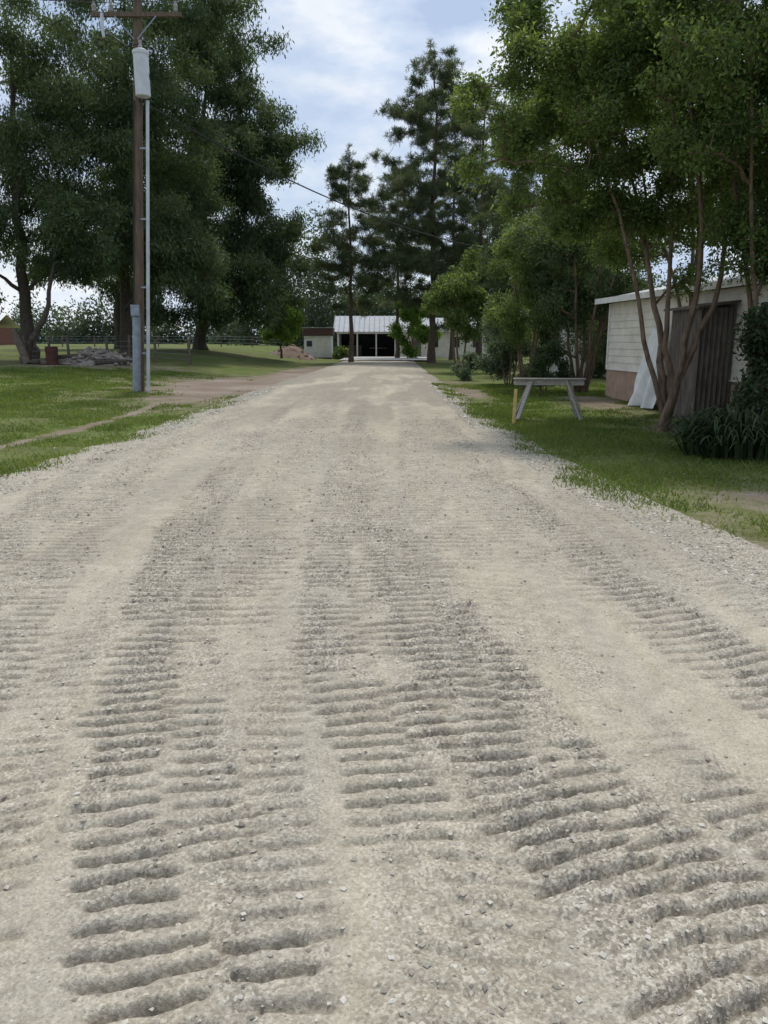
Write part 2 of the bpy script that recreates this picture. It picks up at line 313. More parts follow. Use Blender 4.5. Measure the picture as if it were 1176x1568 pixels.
# ------------------------------------------------------------------ trees
def unit(v): return v/(np.linalg.norm(v,axis=-1,keepdims=True)+1e-9)
def clumps_from(rg,ells,K,rmin,rmax,flat=.7,p=.4):
    E=np.array([e[0] for e in ells],float); R=np.array([e[1] for e in ells],float)
    vol=R.prod(1)**.8; idx=rg.choice(len(ells),K,p=vol/vol.sum())
    c=E[idx]+unit(rg.randn(K,3))*(rg.rand(K,1)**p)*R[idx]
    r=(rmin+(rmax-rmin)*rg.rand(K,1))*np.array([[1,1,flat]])
    return c,r
def make_tree(name,stems,cc,cr,nt,lpt,ll,lw,sig,bark,leaf,seed,droop=.2,pine=False,nb=None,limbr=.3,zmin=1.5,curve=.15,tw=None):
    rg=np.random.RandomState(seed); mb=MB(); P=[];R=[]
    for pts,r0,r1 in stems:
        pts=np.array(pts,float); t=np.linspace(0,1,len(pts)); tt=np.linspace(0,1,14)
        q=np.stack([np.interp(tt,t,pts[:,i]) for i in range(3)],-1)
        for _ in range(2): q[1:-1]=(q[:-2]+q[1:-1]*2+q[2:])/4
        q[1:-1,:2]+=rg.randn(12,2)*r0*.3
        rr=r1+(r0-r1)*(1-tt)**.9; rr[0]*=1.35; rr[1]*=1.05
        V,Q=tube(q,rr,10); mb.add(V,Q,0)
        k=q[:,2]-pts[0][2]>zmin*.8; P+=list(q[k]); R+=list(rr[k])
    def branch(e,maxr,endr,j,k=6,n=7):
        PP=np.array(P); dv=e-PP; dh=np.linalg.norm(dv[:,:2],axis=1)
        cost=np.linalg.norm(dv,axis=1)+1.5*np.maximum(0,PP[:,2]-e[2]+(-.1 if pine else .3)*dh)
        i=int(np.argmin(cost)); s=PP[i]; Ln=np.linalg.norm(e-s)
        if Ln<.05: return
        c=(s+e)/2+np.array([0,0,curve*Ln])+rg.randn(3)*Ln*.07
        t=np.linspace(0,1,n)[:,None]; q=(1-t)**2*s+2*t*(1-t)*c+t*t*e
        q[1:]+=rg.randn(n-1,3)*Ln*j
        r0=min(R[i]*.7,maxr); rr=endr+(r0-endr)*(1-t[:,0])
        V,Q=tube(q,rr,k); mb.add(V,Q,0); P.extend(list(q[2:])); R.extend(list(rr[2:]))
    s0=np.array(stems[0][0][0],float)
    order=np.argsort(np.linalg.norm(cc-s0,axis=1))
    for i in order: branch(cc[i],limbr*stems[0][1],.02 if not pine else .015,.02)
    nb=nb if nb is not None else len(cc)*3
    idx=rg.randint(0,len(cc),nb)
    for i in idx: branch(cc[i]+unit(rg.randn(3))*cr[i]*.8,.03,.008,.03,4,4)
    PP=np.array(P); w=cr.prod(1)**.67; idx=rg.choice(len(cc),nt,p=w/w.sum())
    E=cc[idx]+unit(rg.randn(nt,3))*(rg.rand(nt,1)**.4)*cr[idx]; clv=rg.rand(len(cc))
    S=np.empty_like(E)
    for a in range(0,nt,400):
        dd=((E[a:a+400,None,:]-PP[None])**2).sum(-1); S[a:a+400]=PP[dd.argmin(1)]
    dvec=E-S; ln=np.linalg.norm(dvec,axis=1,keepdims=True); T=dvec/(ln+1e-6)
    A=unit(np.cross(T,np.array([.3,.2,.9]))); B=np.cross(T,A); tw=tw or (.004 if lw<.07 else .012)
    V=[]
    for q,rr in ((S,tw*1.6),(E,tw*.5)):
        for k in range(3):
            th=k*2.094; V.append(q+rr*(math.cos(th)*A+math.sin(th)*B))
    V=np.stack(V,1).reshape(-1,3); o=np.arange(nt)[:,None]*6
    Q=np.concatenate([o+np.array([[a,b,3+b,3+a]]) for a,b in ((0,1),(1,2),(2,0))])
    mb.add(V,Q,0)
    n=nt*lpt; Se=np.repeat(S,lpt,0);Ee=np.repeat(E,lpt,0);Te=np.repeat(T,lpt,0); lne=np.repeat(ln,lpt,0)
    if pine:
        ax=unit(rg.randn(n,3)+Te*.5+np.array([0,0,.25])); L_=ll*(.7+.5*rg.rand(n,1))
        C=Ee-Te*np.minimum(lne,.3)*rg.rand(n,1)+ax*L_*.5
    else:
        fr=1-np.minimum(lne,sig*4)/(lne+1e-6)*rg.rand(n,1)
        C=Se+(Ee-Se)*fr+rg.randn(n,3)*sig; C[:,2]-=abs(rg.randn(n))*droop*sig
        ax=unit(Te*.5+rg.randn(n,3)*.7+np.array([0,0,-droop])); L_=ll*(.6+.7*rg.rand(n,1))
    nn=rg.randn(n,3)+ (0 if pine else np.array([0,0,1.0])); Bv=unit(np.cross(ax,nn))*lw*(L_/ll)
    V=np.stack([C-ax*L_*.5,C+Bv*.5,C+ax*L_*.5,C-Bv*.5],1).reshape(-1,3)
    lv=np.clip(.12+.38*clv[np.repeat(idx,lpt)]+.5*rg.rand(n),0,1)
    mb.add(V,np.arange(4*n).reshape(-1,4),1,np.repeat(lv,4))
    return mb.out(name,[bark,leaf])
def T(x,y): return float(terr(x,y))

# -- left oaks
def oak(seed,bx,by,r,top,ells,K,rm,nt,lpt,ll,lw,leaf=lf_oak,name='oak_tree',sig=.25,flat=.5,zmin=3,droop=.9):
    z=T(bx,by)-.1; rg=np.random.RandomState(seed); cc,cr=clumps_from(rg,ells,K,rm[0],rm[1],flat,.5)
    st=[([(bx,by,z),(bx+.1,by,z+2.5),(bx+(top[0]-bx)*.4,by+(top[1]-by)*.4,z+(top[2]-z)*.5),top],r,.05)]
    return make_tree(name,st,cc,cr,nt,lpt,ll,lw,sig,bark_oak,leaf,seed,droop,zmin=zmin,nb=K*4)
oak(11,-18.9,42,.40,(-18,41,17),[((-19.5,41,12),(6.5,5,5.5)),((-16,40,7.5),(3.5,3,3)),((-21.5,39,6),(4,3,2.6)),((-14.5,40,14),(4,4,4))],120,(.6,1.4),3800,24,.22,.062)
oak(12,-15,46,.40,(-13.5,45,19),[((-13.5,45,13),(6,5,6)),((-13,44,7),(5,4,3.4)),((-11.0,44,18),(5,4,3.5)),((-10.5,43.5,6),(2.8,2,2.2))],145,(.7,1.6),5300,24,.23,.066)
oak(13,-13,56,.46,(-11.5,56,21),[((-12,56,12),(6.4,5,8)),((-8.2,54,6.5),(3.1,3,3.3)),((-8.0,54,3.9),(2.4,2,1.5)),((-8.9,55,14.5),(4,4,3.5)),((-10.5,54,19.5),(4,4,3.2)),((-13,52,4.7),(5.5,2.5,2.0)),((-11,52,3.8),(4.5,2,1.1))],205,(.8,1.6),7600,24,.28,.078)
oak(14,-26,47,.4,(-26,46,17),[((-26,46,12),(6,5,6)),((-24,44,7),(5,3,3))],60,(1,1.8),1900,20,.3,.10)
oak(15,-20,60,.4,(-19,60,17),[((-18,60,9),(5,4,6)),((-23,60,8),(4,3,5))],60,(1,1.8),1500,20,.34,.12)
z=T(-17,38.5)
cc,cr=clumps_from(np.random.RandomState(4),[((-14.8,38.5,6.4),(3,2,2))],20,.6,1.1)
make_tree('leaning_tree',[([(-17.6,38.5,z),(-17,38.5,z+1.3),(-16.2,38.5,z+2.4),(-15.8,38.5,z+4.6),(-15.2,38.5,6.6)],.17,.04)],cc,cr,500,20,.22,.07,.2,bark_oak,lf_oak,4)
cc,cr=clumps_from(np.random.RandomState(6),[((-7.4,57,3.2),(1.9,1.6,2.0))],18,.4,.8,.8)
make_tree('sapling_tree',[([(-7.4,57,.4),(-7.4,57,4)],.08,.03)],cc,cr,600,18,.2,.08,.17,bark_oak,lf_bright,6,zmin=.6)

# -- pines
def pine(seed,x,y,h,Rm,z0f,r,K=40,nt=1000,lean=0,lpt=26,ll=.36):
    rg=np.random.RandomState(seed); z=T(x,y)-.1; t=np.sort(rg.rand(K)); zz=z+h*(z0f+(1.0-z0f)*t)
    prof=Rm*np.minimum(1,(1-t+.06)/.6)**.75*(.55+.45*np.minimum(1,t*5)); a=np.arange(K)*2.4+rg.rand(K)*1.5
    cc=[];cr=[]
    for i in range(K):
        rad=prof[i]*(.5+.55*rg.rand()); up=.22*rad*(t[i]-.15)
        m=3 if rad>2.2 else (2 if rad>1.1 else 1)
        for q in range(m):
            f=1-q*.3; aa=a[i]+rg.randn()*.22
            cc.append((x+lean*t[i]+math.cos(aa)*rad*f,y+math.sin(aa)*rad*f,zz[i]+up*f+rg.randn()*.15))
            s=.32+.12*rad*f+.14*rg.rand(); cr.append((s*1.1,s*1.1,s*.55))
    for q in range(4): cc.append((x+lean+rg.randn()*.2,y+rg.randn()*.2,z+h-.1-.4*q)); cr.append((.4,.4,.5))
    return make_tree('pine_tree',[([(x,y,z),(x+lean*.2,y,z+h*.4),(x+lean,y,z+h)],r,.03)],np.array(cc),np.array(cr),nt,lpt,ll,.034,.1,bark_pine,lf_pine,seed,pine=True,limbr=.28,zmin=h*z0f*.7,nb=K*2,curve=-.05,tw=.008)
pine(21,-2.5,60,15.0,3.5,.25,.19,62,1700)
pine(22,3.6,60,21.6,5.6,.2,.29,115,4500)
pine(23,6.8,57,18,5.0,.15,.24,90,2900)
pine(24,1.2,72,16,4.2,.25,.2,50,1300)
pine(25,9.5,50,14,4.6,.12,.22,80,2500)
pine(26,6,70,21,4.6,.25,.22,60,1500)
# -- mid deciduous
def small(name,seed,x,y,h,R,leaf,nt,K=26,ll=.16,lw=.07,z0=.25,stems=3,lpt=20,r=.06,bark=bark_myr,sig=.13):
    z=T(x,y)-.05; rg=np.random.RandomState(seed)
    ells=[((x,y,z+h*(z0+1)/2),(R,R,h*(1-z0)/2)),((x+rg.randn()*.3,y,z+h*.75),(R*.7,R*.7,h*.22))]
    cc,cr=clumps_from(rg,ells,K,R*.2,R*.42,.85)
    st=[]
    for i in range(stems):
        a=i*6.28/stems+rg.rand(); st.append(([(x+.12*math.cos(a),y+.12*math.sin(a),z),(x+.3*R*math.cos(a),y+.3*R*math.sin(a),z+h*.4),(x+.45*R*math.cos(a),y+.45*R*math.sin(a),z+h*.85)],r,.015))
    return make_tree(name,st,cc,cr,nt,lpt,ll,lw,sig,bark,leaf,seed,zmin=h*z0*.5,limbr=.5)
small('deciduous_tree',31,4.0,42,6.3,1.7,lf_myr,950,32,.18,.07,.2)
small('deciduous_tree',32,2.7,71,5.4,2.0,lf_bright,900,26,.22,.1,.10)
small('deciduous_tree',33,7.5,38,8.0,2.8,lf_oak,1900,44,.18,.07,.12)
small('shrub',34,4.7,29.5,3.2,1.3,lf_silver,1400,30,.11,.045,.02,5,20,.03,sig=.1)
small('crape_myrtle_tree',35,6.3,25.0,6.2,2.2,lf_oak,2700,50,.10,.045,.1,6,22,.06,sig=.1)
small('shrub',36,5.0,24.5,1.5,.7,lf_oak,500,14,.09,.045,.0,4,18,.02,sig=.07)
small('shrub',37,3.4,33,1.3,.6,lf_silver,260,12,.1,.05,.0,4,16,.02,sig=.07)
small('shrub',38,10.5,34,4,2.6,lf_oak,900,26,.16,.07,.0,4,18,.04)
small('crape_myrtle_tree',39,4.9,27.0,5.6,1.8,lf_myr,1500,36,.11,.05,.3,4,20,.05,sig=.1)
small('shrub',40,-3.9,72,1.2,.9,lf_myr,220,10,.16,.08,.0,3,14,.02,sig=.1)
# -- foreground crape myrtles
def myrtle(seed,base,stemtops,ells,K,nt,r=.075,lpt=24):
    rg=np.random.RandomState(seed); cc,cr=clumps_from(rg,ells,K,.28,.62,.65,.6); bx,by=base; z=T(bx,by)-.08; st=[]
    for i,(mx,my,mz,ex,ey,ez) in enumerate(stemtops):
        a=i*2.1; j=rg.randn(6)*.10
        st.append(([(bx+.13*math.cos(a),by+.13*math.sin(a),z),(bx+(mx-bx)*.3+j[0],by+(my-by)*.3,z+mz*.35),(bx+(mx-bx)*.75+j[1],by+(my-by)*.7,z+mz*.7),(mx+j[2],my,mz),((mx+ex)/2+j[3]*2,(my+ey)/2,(mz+ez)/2),(ex,ey,ez)],r*(.7+.5*rg.rand()),.015))
    return make_tree('crape_myrtle_tree',st,cc,cr,nt,lpt,.08,.036,.09,bark_myr,lf_myr,seed,zmin=1.9,limbr=.5,droop=.3)
myrtle(41,(5.25,14.6),[(4.6,14.4,2.6,3.4,14.4,5.6),(5.3,14.8,2.4,4.9,14.8,7),(6.0,14.2,2.4,6.4,14,6.8),(5.15,15.2,2.5,4.4,16,6),(5.5,14.1,2.6,4.6,13.6,6.6)],
 [((4.8,14.6,6.3),(2.9,2.3,2.3)),((2.7,14.6,5.2),(1.6,1.6,1.3)),((4.0,15,4.1),(2.0,1.7,.9)),((3.2,14.8,6.4),(1.5,1.5,1.1)),((6.3,14.3,5.0),(2.2,2,1.7)),((5.8,15.4,3.5),(2.0,1.3,.8))],165,7200)
myrtle(42,(6.35,13.1),[(6.0,12.9,2.5,5.3,12.4,6),(6.6,13.2,2.5,6.9,12.8,7),(6.0,13.6,2.5,5.6,14,6.5),(6.9,12.6,2.5,7.5,11.6,6)],
 [((6.2,12.7,5.9),(2.5,2.1,2.3)),((7.0,12.5,4.3),(2.0,1.8,1.4)),((5.2,12.2,5.2),(1.5,1.3,1.2)),((6,12.5,7.8),(2.0,1.8,1)),((6.6,13.0,3.4),(1.5,1.2,.7))],150,6600)
myrtle(43,(6.75,17.4),[(6.5,17.5,2.6,5.4,18.1,6),(6.9,17.9,2.6,6.8,18.6,7),(6.6,17.0,2.6,6.1,17.2,6.5)],
 [((5.6,18.4,6.3),(2.6,2.2,2.2)),((3.9,18.2,6.6),(1.5,1.5,1.3)),((5.2,18.4,4.2),(1.9,1.7,1.1)),((7.8,18,4.8),(2.2,1.6,1.8))],95,3500)
rg=np.random.RandomState(9); cc,cr=clumps_from(rg,[((6.7,13.0,1.8),(.75,.6,1.6)),((6.3,12.2,.7),(.8,.6,.6))],28,.2,.42,.9)
make_tree('shrub',[([(6.6,13,0),(6.6,13,3.2)],.05,.02)],cc,cr,1400,18,.1,.045,.1,bark_myr,lf_dark,9,zmin=.3)
# strap-leaf lilies
mb=MB(); rg=np.random.RandomState(8)
for i in range(620):
    r_=rg.rand()**.6; th=rg.rand()*6.28; cx=5.25+.85*r_*math.cos(th); cy=11.3+.6*r_*math.sin(th); a=th+rg.randn()*.7; h=(.45+.5*rg.rand())*(1.15-.4*r_); w=.014+.01*rg.rand(); o=.3+.5*rg.rand()
    t=np.array([0,.3,.6,.82,1.]); X_=o*t**1.3; Z_=h*(2.3*t-1.75*t**2); wd=w*np.array([1,1,.85,.5,.1])
    dx,dy=math.cos(a),math.sin(a); V=[]
    for k in range(5):
        for s in (-1,1): V.append((cx+dx*X_[k]-dy*wd[k]*s,cy+dy*X_[k]+dx*wd[k]*s,Z_[k]))
    mb.add(np.array(V),np.array([(0,1,3,2),(2,3,5,4),(4,5,7,6),(6,7,9,8)]),0,np.full(10,rg.rand()))
mb.out('lily_plant',[lf_dark])
# -- distant tree line
mb=MB(); rg=np.random.RandomState(77)
def farmass(ells,ll,dens):
    for c,r in ells:
        m=int(dens); v=unit(rg.randn(m,3))*(rg.rand(m,1)**.45)*np.array(r)*(1+.25*rg.randn(m,1)*.5)+np.array(c)
        ax=unit(rg.randn(m,3))*ll*(.6+.8*rg.rand(m,1)); bx=unit(np.cross(ax,rg.randn(m,3)))*ll*.5
        V=np.stack([v-ax*.5,v+bx*.5,v+ax*.5,v-bx*.5],1).reshape(-1,3)
        mb.add(V,np.arange(4*m).reshape(-1,4),0,np.repeat(np.clip(.3*rg.rand()+.7*rg.rand(m),0,1),4))
el=[]
for i in range(150):
    x=-170+i*2.1+rg.randn()*1.; y=150+rg.randn()*6+abs(x)*.1; h=5.5+4*rg.rand(); 
    if x>-25: h*=1.35
    el.append(((x,y,h*.6),(2.8+rg.rand(),2.5,h*.62)))
    el.append(((x+rg.randn(),y,h*.25),(3,2.5,h*.4)))
farmass(el,.7,420)
el=[]
for i in range(30):
    x=-17+i*1.5+rg.randn()*.6; y=104+rg.randn()*3; h=12+5*rg.rand()
    if -6<x<9: h*=.62
    el.append(((x,y,h*.6),(2.2+rg.rand(),2.2,h*.5))); el.append(((x+rg.randn(),y,h*.22),(2.4,2,h*.3)))
farmass(el,.45,1300)
mb.out('distant_tree_line',[lf_far])

# ------------------------------------------------------------------ utility pole
wood=mat('pole_wood',(.17,.125,.09),.9,(.08,.06,.045),bump=.5,nscale=4,stretch=(6,6,.5))
galv=mat('galvanised',(.30,.34,.40),.45,(.20,.23,.28),metal=.4,nscale=6)
pvc=mat('grey_conduit',(.55,.58,.62),.5,(.42,.45,.48),nscale=3)
trm=mat('transformer_paint',(.60,.63,.66),.4,(.48,.5,.53),nscale=3)
porc=mat('porcelain',(.32,.3,.28),.3)
blk=mat('black_cable',(.03,.03,.03),.6)
bz=T(-7.85,25); pole=empty('utility_pole',(-7.85,25,bz))
def px(z): return .066*z
tubeobj('pole_shaft',[(px(0)*1,0,-.3),(px(4),0,4),(px(8),0,8),(px(11.6),0,11.6)],[.17,.155,.135,.12],wood,14,pole)
box('crossarm',(px(10.75),-.16,10.75),(2.6,.1,.12),wood,pole,bev=.01)
for i,xx in enumerate((-1.2,-.7,1.15)):
    tubeobj('insulator_%d'%i,[(px(10.75)+xx,-.16,10.8),(px(10.75)+xx,-.16,10.86),(px(10.75)+xx,-.16,10.9),(px(10.75)+xx,-.16,10.98),(px(10.75)+xx,-.16,11.02),(px(10.75)+xx,-.16,11.1)],[.025,.07,.045,.07,.045,.03],porc,10,pole)
tubeobj('fuse_cutout',[(px(10.7)-.95,-.25,10.75),(px(10.6)-.95,-.3,10.45),(px(10.5)-.9,-.33,10.1)],[.05,.06,.04],pvc,8,pole)
tubeobj('brace_a',[(px(10.1)+.05,-.2,10.1),(px(10.7)+.6,-.22,10.7)],[.02,.02],galv,6,pole)
tubeobj('brace_b',[(px(10.1)-.05,-.2,10.1),(px(10.7)-.6,-.22,10.7)],[.02,.02],galv,6,pole)
tx_=px(9.2)+.2
tubeobj('transformer_tank',[(tx_,-.28,8.55),(tx_,-.28,8.57),(tx_,-.28,9.65),(tx_,-.28,9.68),(tx_,-.28,9.76),(tx_,-.28,9.82)],[.19,.215,.215,.235,.235,.12],trm,20,pole)
tubeobj('bushing',[(tx_,-.28,9.8),(tx_,-.28,9.9),(tx_,-.28,9.95),(tx_,-.28,10.05)],[.04,.06,.035,.05],porc,10,pole)
box('transformer_bracket',(px(9.2)+.05,-.14,9.3),(.12,.2,.5),galv,pole)
tubeobj('riser_conduit',[(.33,-.1,-.1),(.33+px(8.2)*.97,-.1,8.2),(.33+px(8.5)*.97,-.1,8.5)],[.058,.05,.055],pvc,12,pole)
for z_ in (1.2,3.2,5.2,7.2):
    box('standoff_%d'%int(z_),(px(z_)+.2,-.08,z_),(.32,.05,.05),galv,pole)
tubeobj('cable_guard',[(px(0)-.02,-.14,-.1),(px(2.3)-.02,-.13,2.3),(px(2.4)-.02,-.12,2.42)],[.13,.125,.09],galv,12,pole)
box('meter_box',(px(2.45)-.02,-.24,2.5),(.26,.14,.34),galv,pole,bev=.015)
tubeobj('pole_ground_wire',[(px(2.6)-.1,-.16,2.6),(px(8.5)-.08,-.15,8.5)],[.02,.02],blk,6,pole)
for k,(a,b2) in enumerate((((px(9.8)+.15,-.3,9.95),(px(10.6)-.9,-.3,10.3)),((tx_+.15,-.35,9.5),(px(8.5)+.33,-.12,8.55)))):
    mid=[(a[i]+b2[i])/2 for i in range(3)]; mid[2]-=.25; mid[0]+=.15
    tubeobj('jumper_%d'%k,[a,mid,b2],[.015]*3,blk,6,pole)
def wire(name,a,b,sag,r):
    t=np.linspace(0,1,24)[:,None]; P_=np.array(a)*(1-t)+np.array(b)*t; P_[:,2]-=sag*4*t[:,0]*(1-t[:,0])
    return tubeobj(name,P_,[r]*24,blk,6)
wire('service_cable',(-7.2,24.8,bz+8.5),(6.2,40,5.9),.75,.026)
pz=bz+11.05
for i,xx in enumerate((-1.2,-.7,1.15)):
    wire('overhead_wire',(-7.85+px(10.75)+xx,24.84,pz),(-48,15+i*.4,12),.6,.009)

# ------------------------------------------------------------------ house on the right
white=mat('white_siding',(.80,.76,.67),.6,(.62,.58,.50),nscale=2)
trim=mat('white_trim',(.80,.79,.76),.5,(.66,.65,.62))
skirt=mat('tan_skirting',(.44,.31,.23),.6,(.32,.22,.16),nscale=3)
tin=mat('weathered_tin',(.20,.17,.15),.6,(.09,.075,.065),nscale=4,stretch=(3,3,.5))
roofm=mat('roof_metal',(.52,.53,.54),.45,(.38,.39,.40),metal=.2,nscale=2)
glass=mat('window_glass',(.04,.05,.06),.08,(.03,.035,.04))
dark=mat('dark_interior',(.03,.03,.03),.9)
house=empty('mobile_home',(7.65,10.6,0),math.radians(4.9))
Ln=12.6; dp=4.3
V=[];F=[]; z=.85; i=0
while z<2.66:
    z2=min(z+.19,2.7); V+= [(-.025,0,z),(-.025,Ln,z),(0,Ln,z2),(0,0,z2),(0.0,0,z),(0.0,Ln,z)]
    F+=[(i,i+3,i+2,i+1)]; F+=[(i,i+1,i+5,i+4)]; i+=6; z+=.19
build('lap_siding',V,[F],[white],parent=house)
box('core_walls',(dp/2+.03,Ln/2,1.76),(dp,Ln-.02,1.84),white,house)
def corrug(name,p0,p1,z0,z1,mat_,per=.1,amp=.02,parent=None):
    p0=np.array(p0,float);p1=np.array(p1,float); Lg=np.linalg.norm(p1-p0); d=(p1-p0)/Lg; nr=np.array([d[1],-d[0]])
    n=int(Lg/per*4); t=np.linspace(0,Lg,n+1); off=amp*np.sign(np.sin(2*math.pi*(t/per)+.01))*np.minimum(1,abs(np.sin(2*math.pi*t/per+.01))*3)
    XY=p0+d*t[:,None]+nr*off[:,None]
    V=np.concatenate([np.c_[XY,np.full(n+1,z0)],np.c_[XY,np.full(n+1,z1)]]); i=np.arange(n)
    return build(name,V,[np.stack([i,i+1,i+n+2,i+n+1],-1)],[mat_],parent=parent)
corrug('skirting',(-.0,0),(-.0,Ln),-.05,.82,skirt,.16,.015,house)
corrug('skirting_end',(0,Ln),(dp,Ln),-.05,.82,skirt,.16,.015,house)
box('skirting_rail',(-.03,Ln/2,.835),(.04,Ln,.03),trim,house)
box('corner_trim',(-.02,Ln-.04,1.76),(.07,.09,1.84),trim,house)
V=[(-.35,-.3,2.70),(-.35,Ln+.3,2.70),(dp/2,Ln+.3,3.2),(dp/2,-.3,3.2),(dp+.35,-.3,2.70),(dp+.35,Ln+.3,2.70),(-.35,-.3,2.80),(-.35,Ln+.3,2.80),(dp/2,Ln+.3,3.3),(dp/2,-.3,3.3),(dp+.35,-.3,2.80),(dp+.35,Ln+.3,2.80)]
build('roof',V,[[(0,1,2,3),(3,2,5,4),(6,9,8,7),(9,10,11,8),(0,6,7,1),(4,5,11,10),(1,7,8,2),(2,8,11,5),(0,3,9,6),(3,4,10,9)]],[roofm],parent=house)
box('fascia',(-.37,Ln/2,2.75),(.03,Ln+.6,.15),trim,house)
build('gable',[(0,Ln,2.66),(dp,Ln,2.66),(dp/2,Ln,3.18)],[[(0,1,2)]],[white],parent=house)
def window(par,x,y,z,w,h,tag):
    box('window_frame_'+tag,(x-.02,y,z),(.07,w+.12,h+.12),trim,par); box('window_glass_'+tag,(x-.05,y,z),(.03,w,h),glass,par)
    box('window_bar_'+tag,(x-.07,y,z),(.02,w,.04),trim,par)
window(house,-.02,4.2,1.85,.9,1.0,'a'); window(house,-.02,1.9,1.85,.9,1.0,'c')
cl=empty('closet'); cl.parent=house; cl.location=(-.75,5.6,0)
corrug('tin_front',(0,0),(0,1.35),0,2.3,tin,.11,.02,cl); corrug('tin_side',(.72,0),(0,0),0,2.3,tin,.11,.02,cl); corrug('tin_back',(0,1.35),(.72,1.35),0,2.3,tin,.11,.02,cl)
box('tin_roof',(.32,.67,2.36),(.95,1.6,.05),tin,cl,rot=(0,math.radians(-8),0))
pl=mat('plastic_sheet',(.85,.86,.87),.35,(.68,.70,.72),nscale=4)
t=np.linspace(0,1,26); zz=np.linspace(0,1,20); TT,ZZ=np.meshgrid(t,zz)
Xp=-.34-.34*(1-ZZ)*(.6+.4*np.sin(TT*9))+.06*np.sin(TT*21+ZZ*5)*(1.2-ZZ)+.05*fbm(TT*9,ZZ*6,3,2); Yp=8.1+TT*(.8+.5*(1-ZZ)); Zp=.05+ZZ*1.9+.06*np.sin(TT*7)*ZZ
build('plastic_sheet',np.stack([Xp,Yp,Zp],-1).reshape(-1,3),[gridfaces(20,26)],[pl],smooth=True,parent=house)
tubeobj('downpipe',[(-.08,7.5,.0),(-.08,7.5,2.68)],[.035,.035],galv,8,house)

# ------------------------------------------------------------------ sawhorse + stake
grw=mat('grey_lumber',(.42,.40,.36),.85,(.27,.25,.22),nscale=6,stretch=(1,6,6))
pstw=mat('fence_post_wood',(.17,.14,.11),.9,(.09,.075,.06),nscale=6)
yel=mat('new_lumber',(.66,.48,.2),.8,(.5,.36,.14),nscale=6)
sh=empty('sawhorse',(3.5,16.6,.02),math.radians(-4))
box('top_beam',(0,0,.76),(1.45,.09,.12),grw,sh,bev=.006)
box('top_board',(0,0,.835),(1.5,.24,.025),grw,sh,bev=.004)
for i,(sx,sy) in enumerate(((-1,-1),(-1,1),(1,-1),(1,1))):
    P0=Vector((sx*.38,sy*.05,.8)); P1=Vector((sx*.66,sy*.30,0)); d=(P0-P1); o=box('leg_%d'%i,(P0+P1)/2,(.1,.04,d.length),grw,sh,bev=.004); o.rotation_euler=d.to_track_quat('Z','Y').to_euler()
for s in (-1,1): box('cross_brace_%d'%s,(s*.5,0,.42),(.03,.36,.08),grw,sh)
o=box('wooden_stake',(2.62,15.6,.32),(.06,.04,.76),yel,None,rot=(0,math.radians(2),0),bev=.004)
# ------------------------------------------------------------------ fence, logs, rock pile at left
fence=empty('wire_fence')
pf=[(-23+1.4*i+.3*math.sin(i*2.3), 41+.25*math.sin(i)) for i in range(10)]
tops=[]
for i,(x,y) in enumerate(pf):
    z=T(x,y); h=1.25+.2*math.sin(i*3.1); tubeobj('post_%d'%i,[(x,y,z-.1),(x+.08*math.sin(i*2),y,z+h)],[.08,.065],pstw,8,fence); tops.append((x,y,z))
for j,hh in enumerate((.25,.5,.75,1.0)):
    tubeobj('wire_%d'%j,[(x,y-.06,z+hh) for x,y,z in tops],[.008]*len(tops),galv,5,fence)
fe=empty('wire_fence'); tops=[]
for i in range(9):
    x=-34+3*i; y=76+.3*i; z=T(x,y); tubeobj('post_%d'%i,[(x,y,z-.1),(x,y,z+1.1)],[.06,.05],pstw,6,fe); tops.append((x,y,z))
for j,hh in enumerate((.4,.75,1.0)): tubeobj('wire_%d'%j,[(x,y-.07,z+hh) for x,y,z in tops],[.008]*9,galv,4,fe)
lp=empty('log_pile')
for i,(a,b2,r) in enumerate((((-17.2,38,.0),(-17.9,38.3,1.6),.19),((-16.8,37.6,.1),(-14.6,37.9,.25),.15),((-16.2,37.2,.1),(-14.0,37.9,.12),.16),((-15.9,37.7,.3),(-13.8,37.3,.4),.12),((-14.3,37.2,.1),(-12.4,38.1,.5),.11),((-13.6,37.0,.1),(-12.2,37.4,.15),.14))):
    z=T(a[0],a[1]); tubeobj('log_%d'%i,[(a[0],a[1],a[2]+z),((a[0]+b2[0])/2,(a[1]+b2[1])/2+.05,(a[2]+b2[2])/2+z+.03),(b2[0],b2[1],b2[2]+z)],[r,r*.95,r*.85],pstw if i%2==0 else bark_oak,10,lp)
rust=mat('rusty_metal',(.10,.04,.032),.8,(.05,.028,.025))
bb=empty('burn_barrel',(-15.7,37.3,T(-15.7,37.3)))
tubeobj('barrel_body',[(0,0,0),(0,0,.28),(0,0,.3),(0,0,.32),(0,0,.6),(0,0,.62),(0,0,.85)],[.28,.28,.295,.28,.28,.295,.285],rust,18,bb)
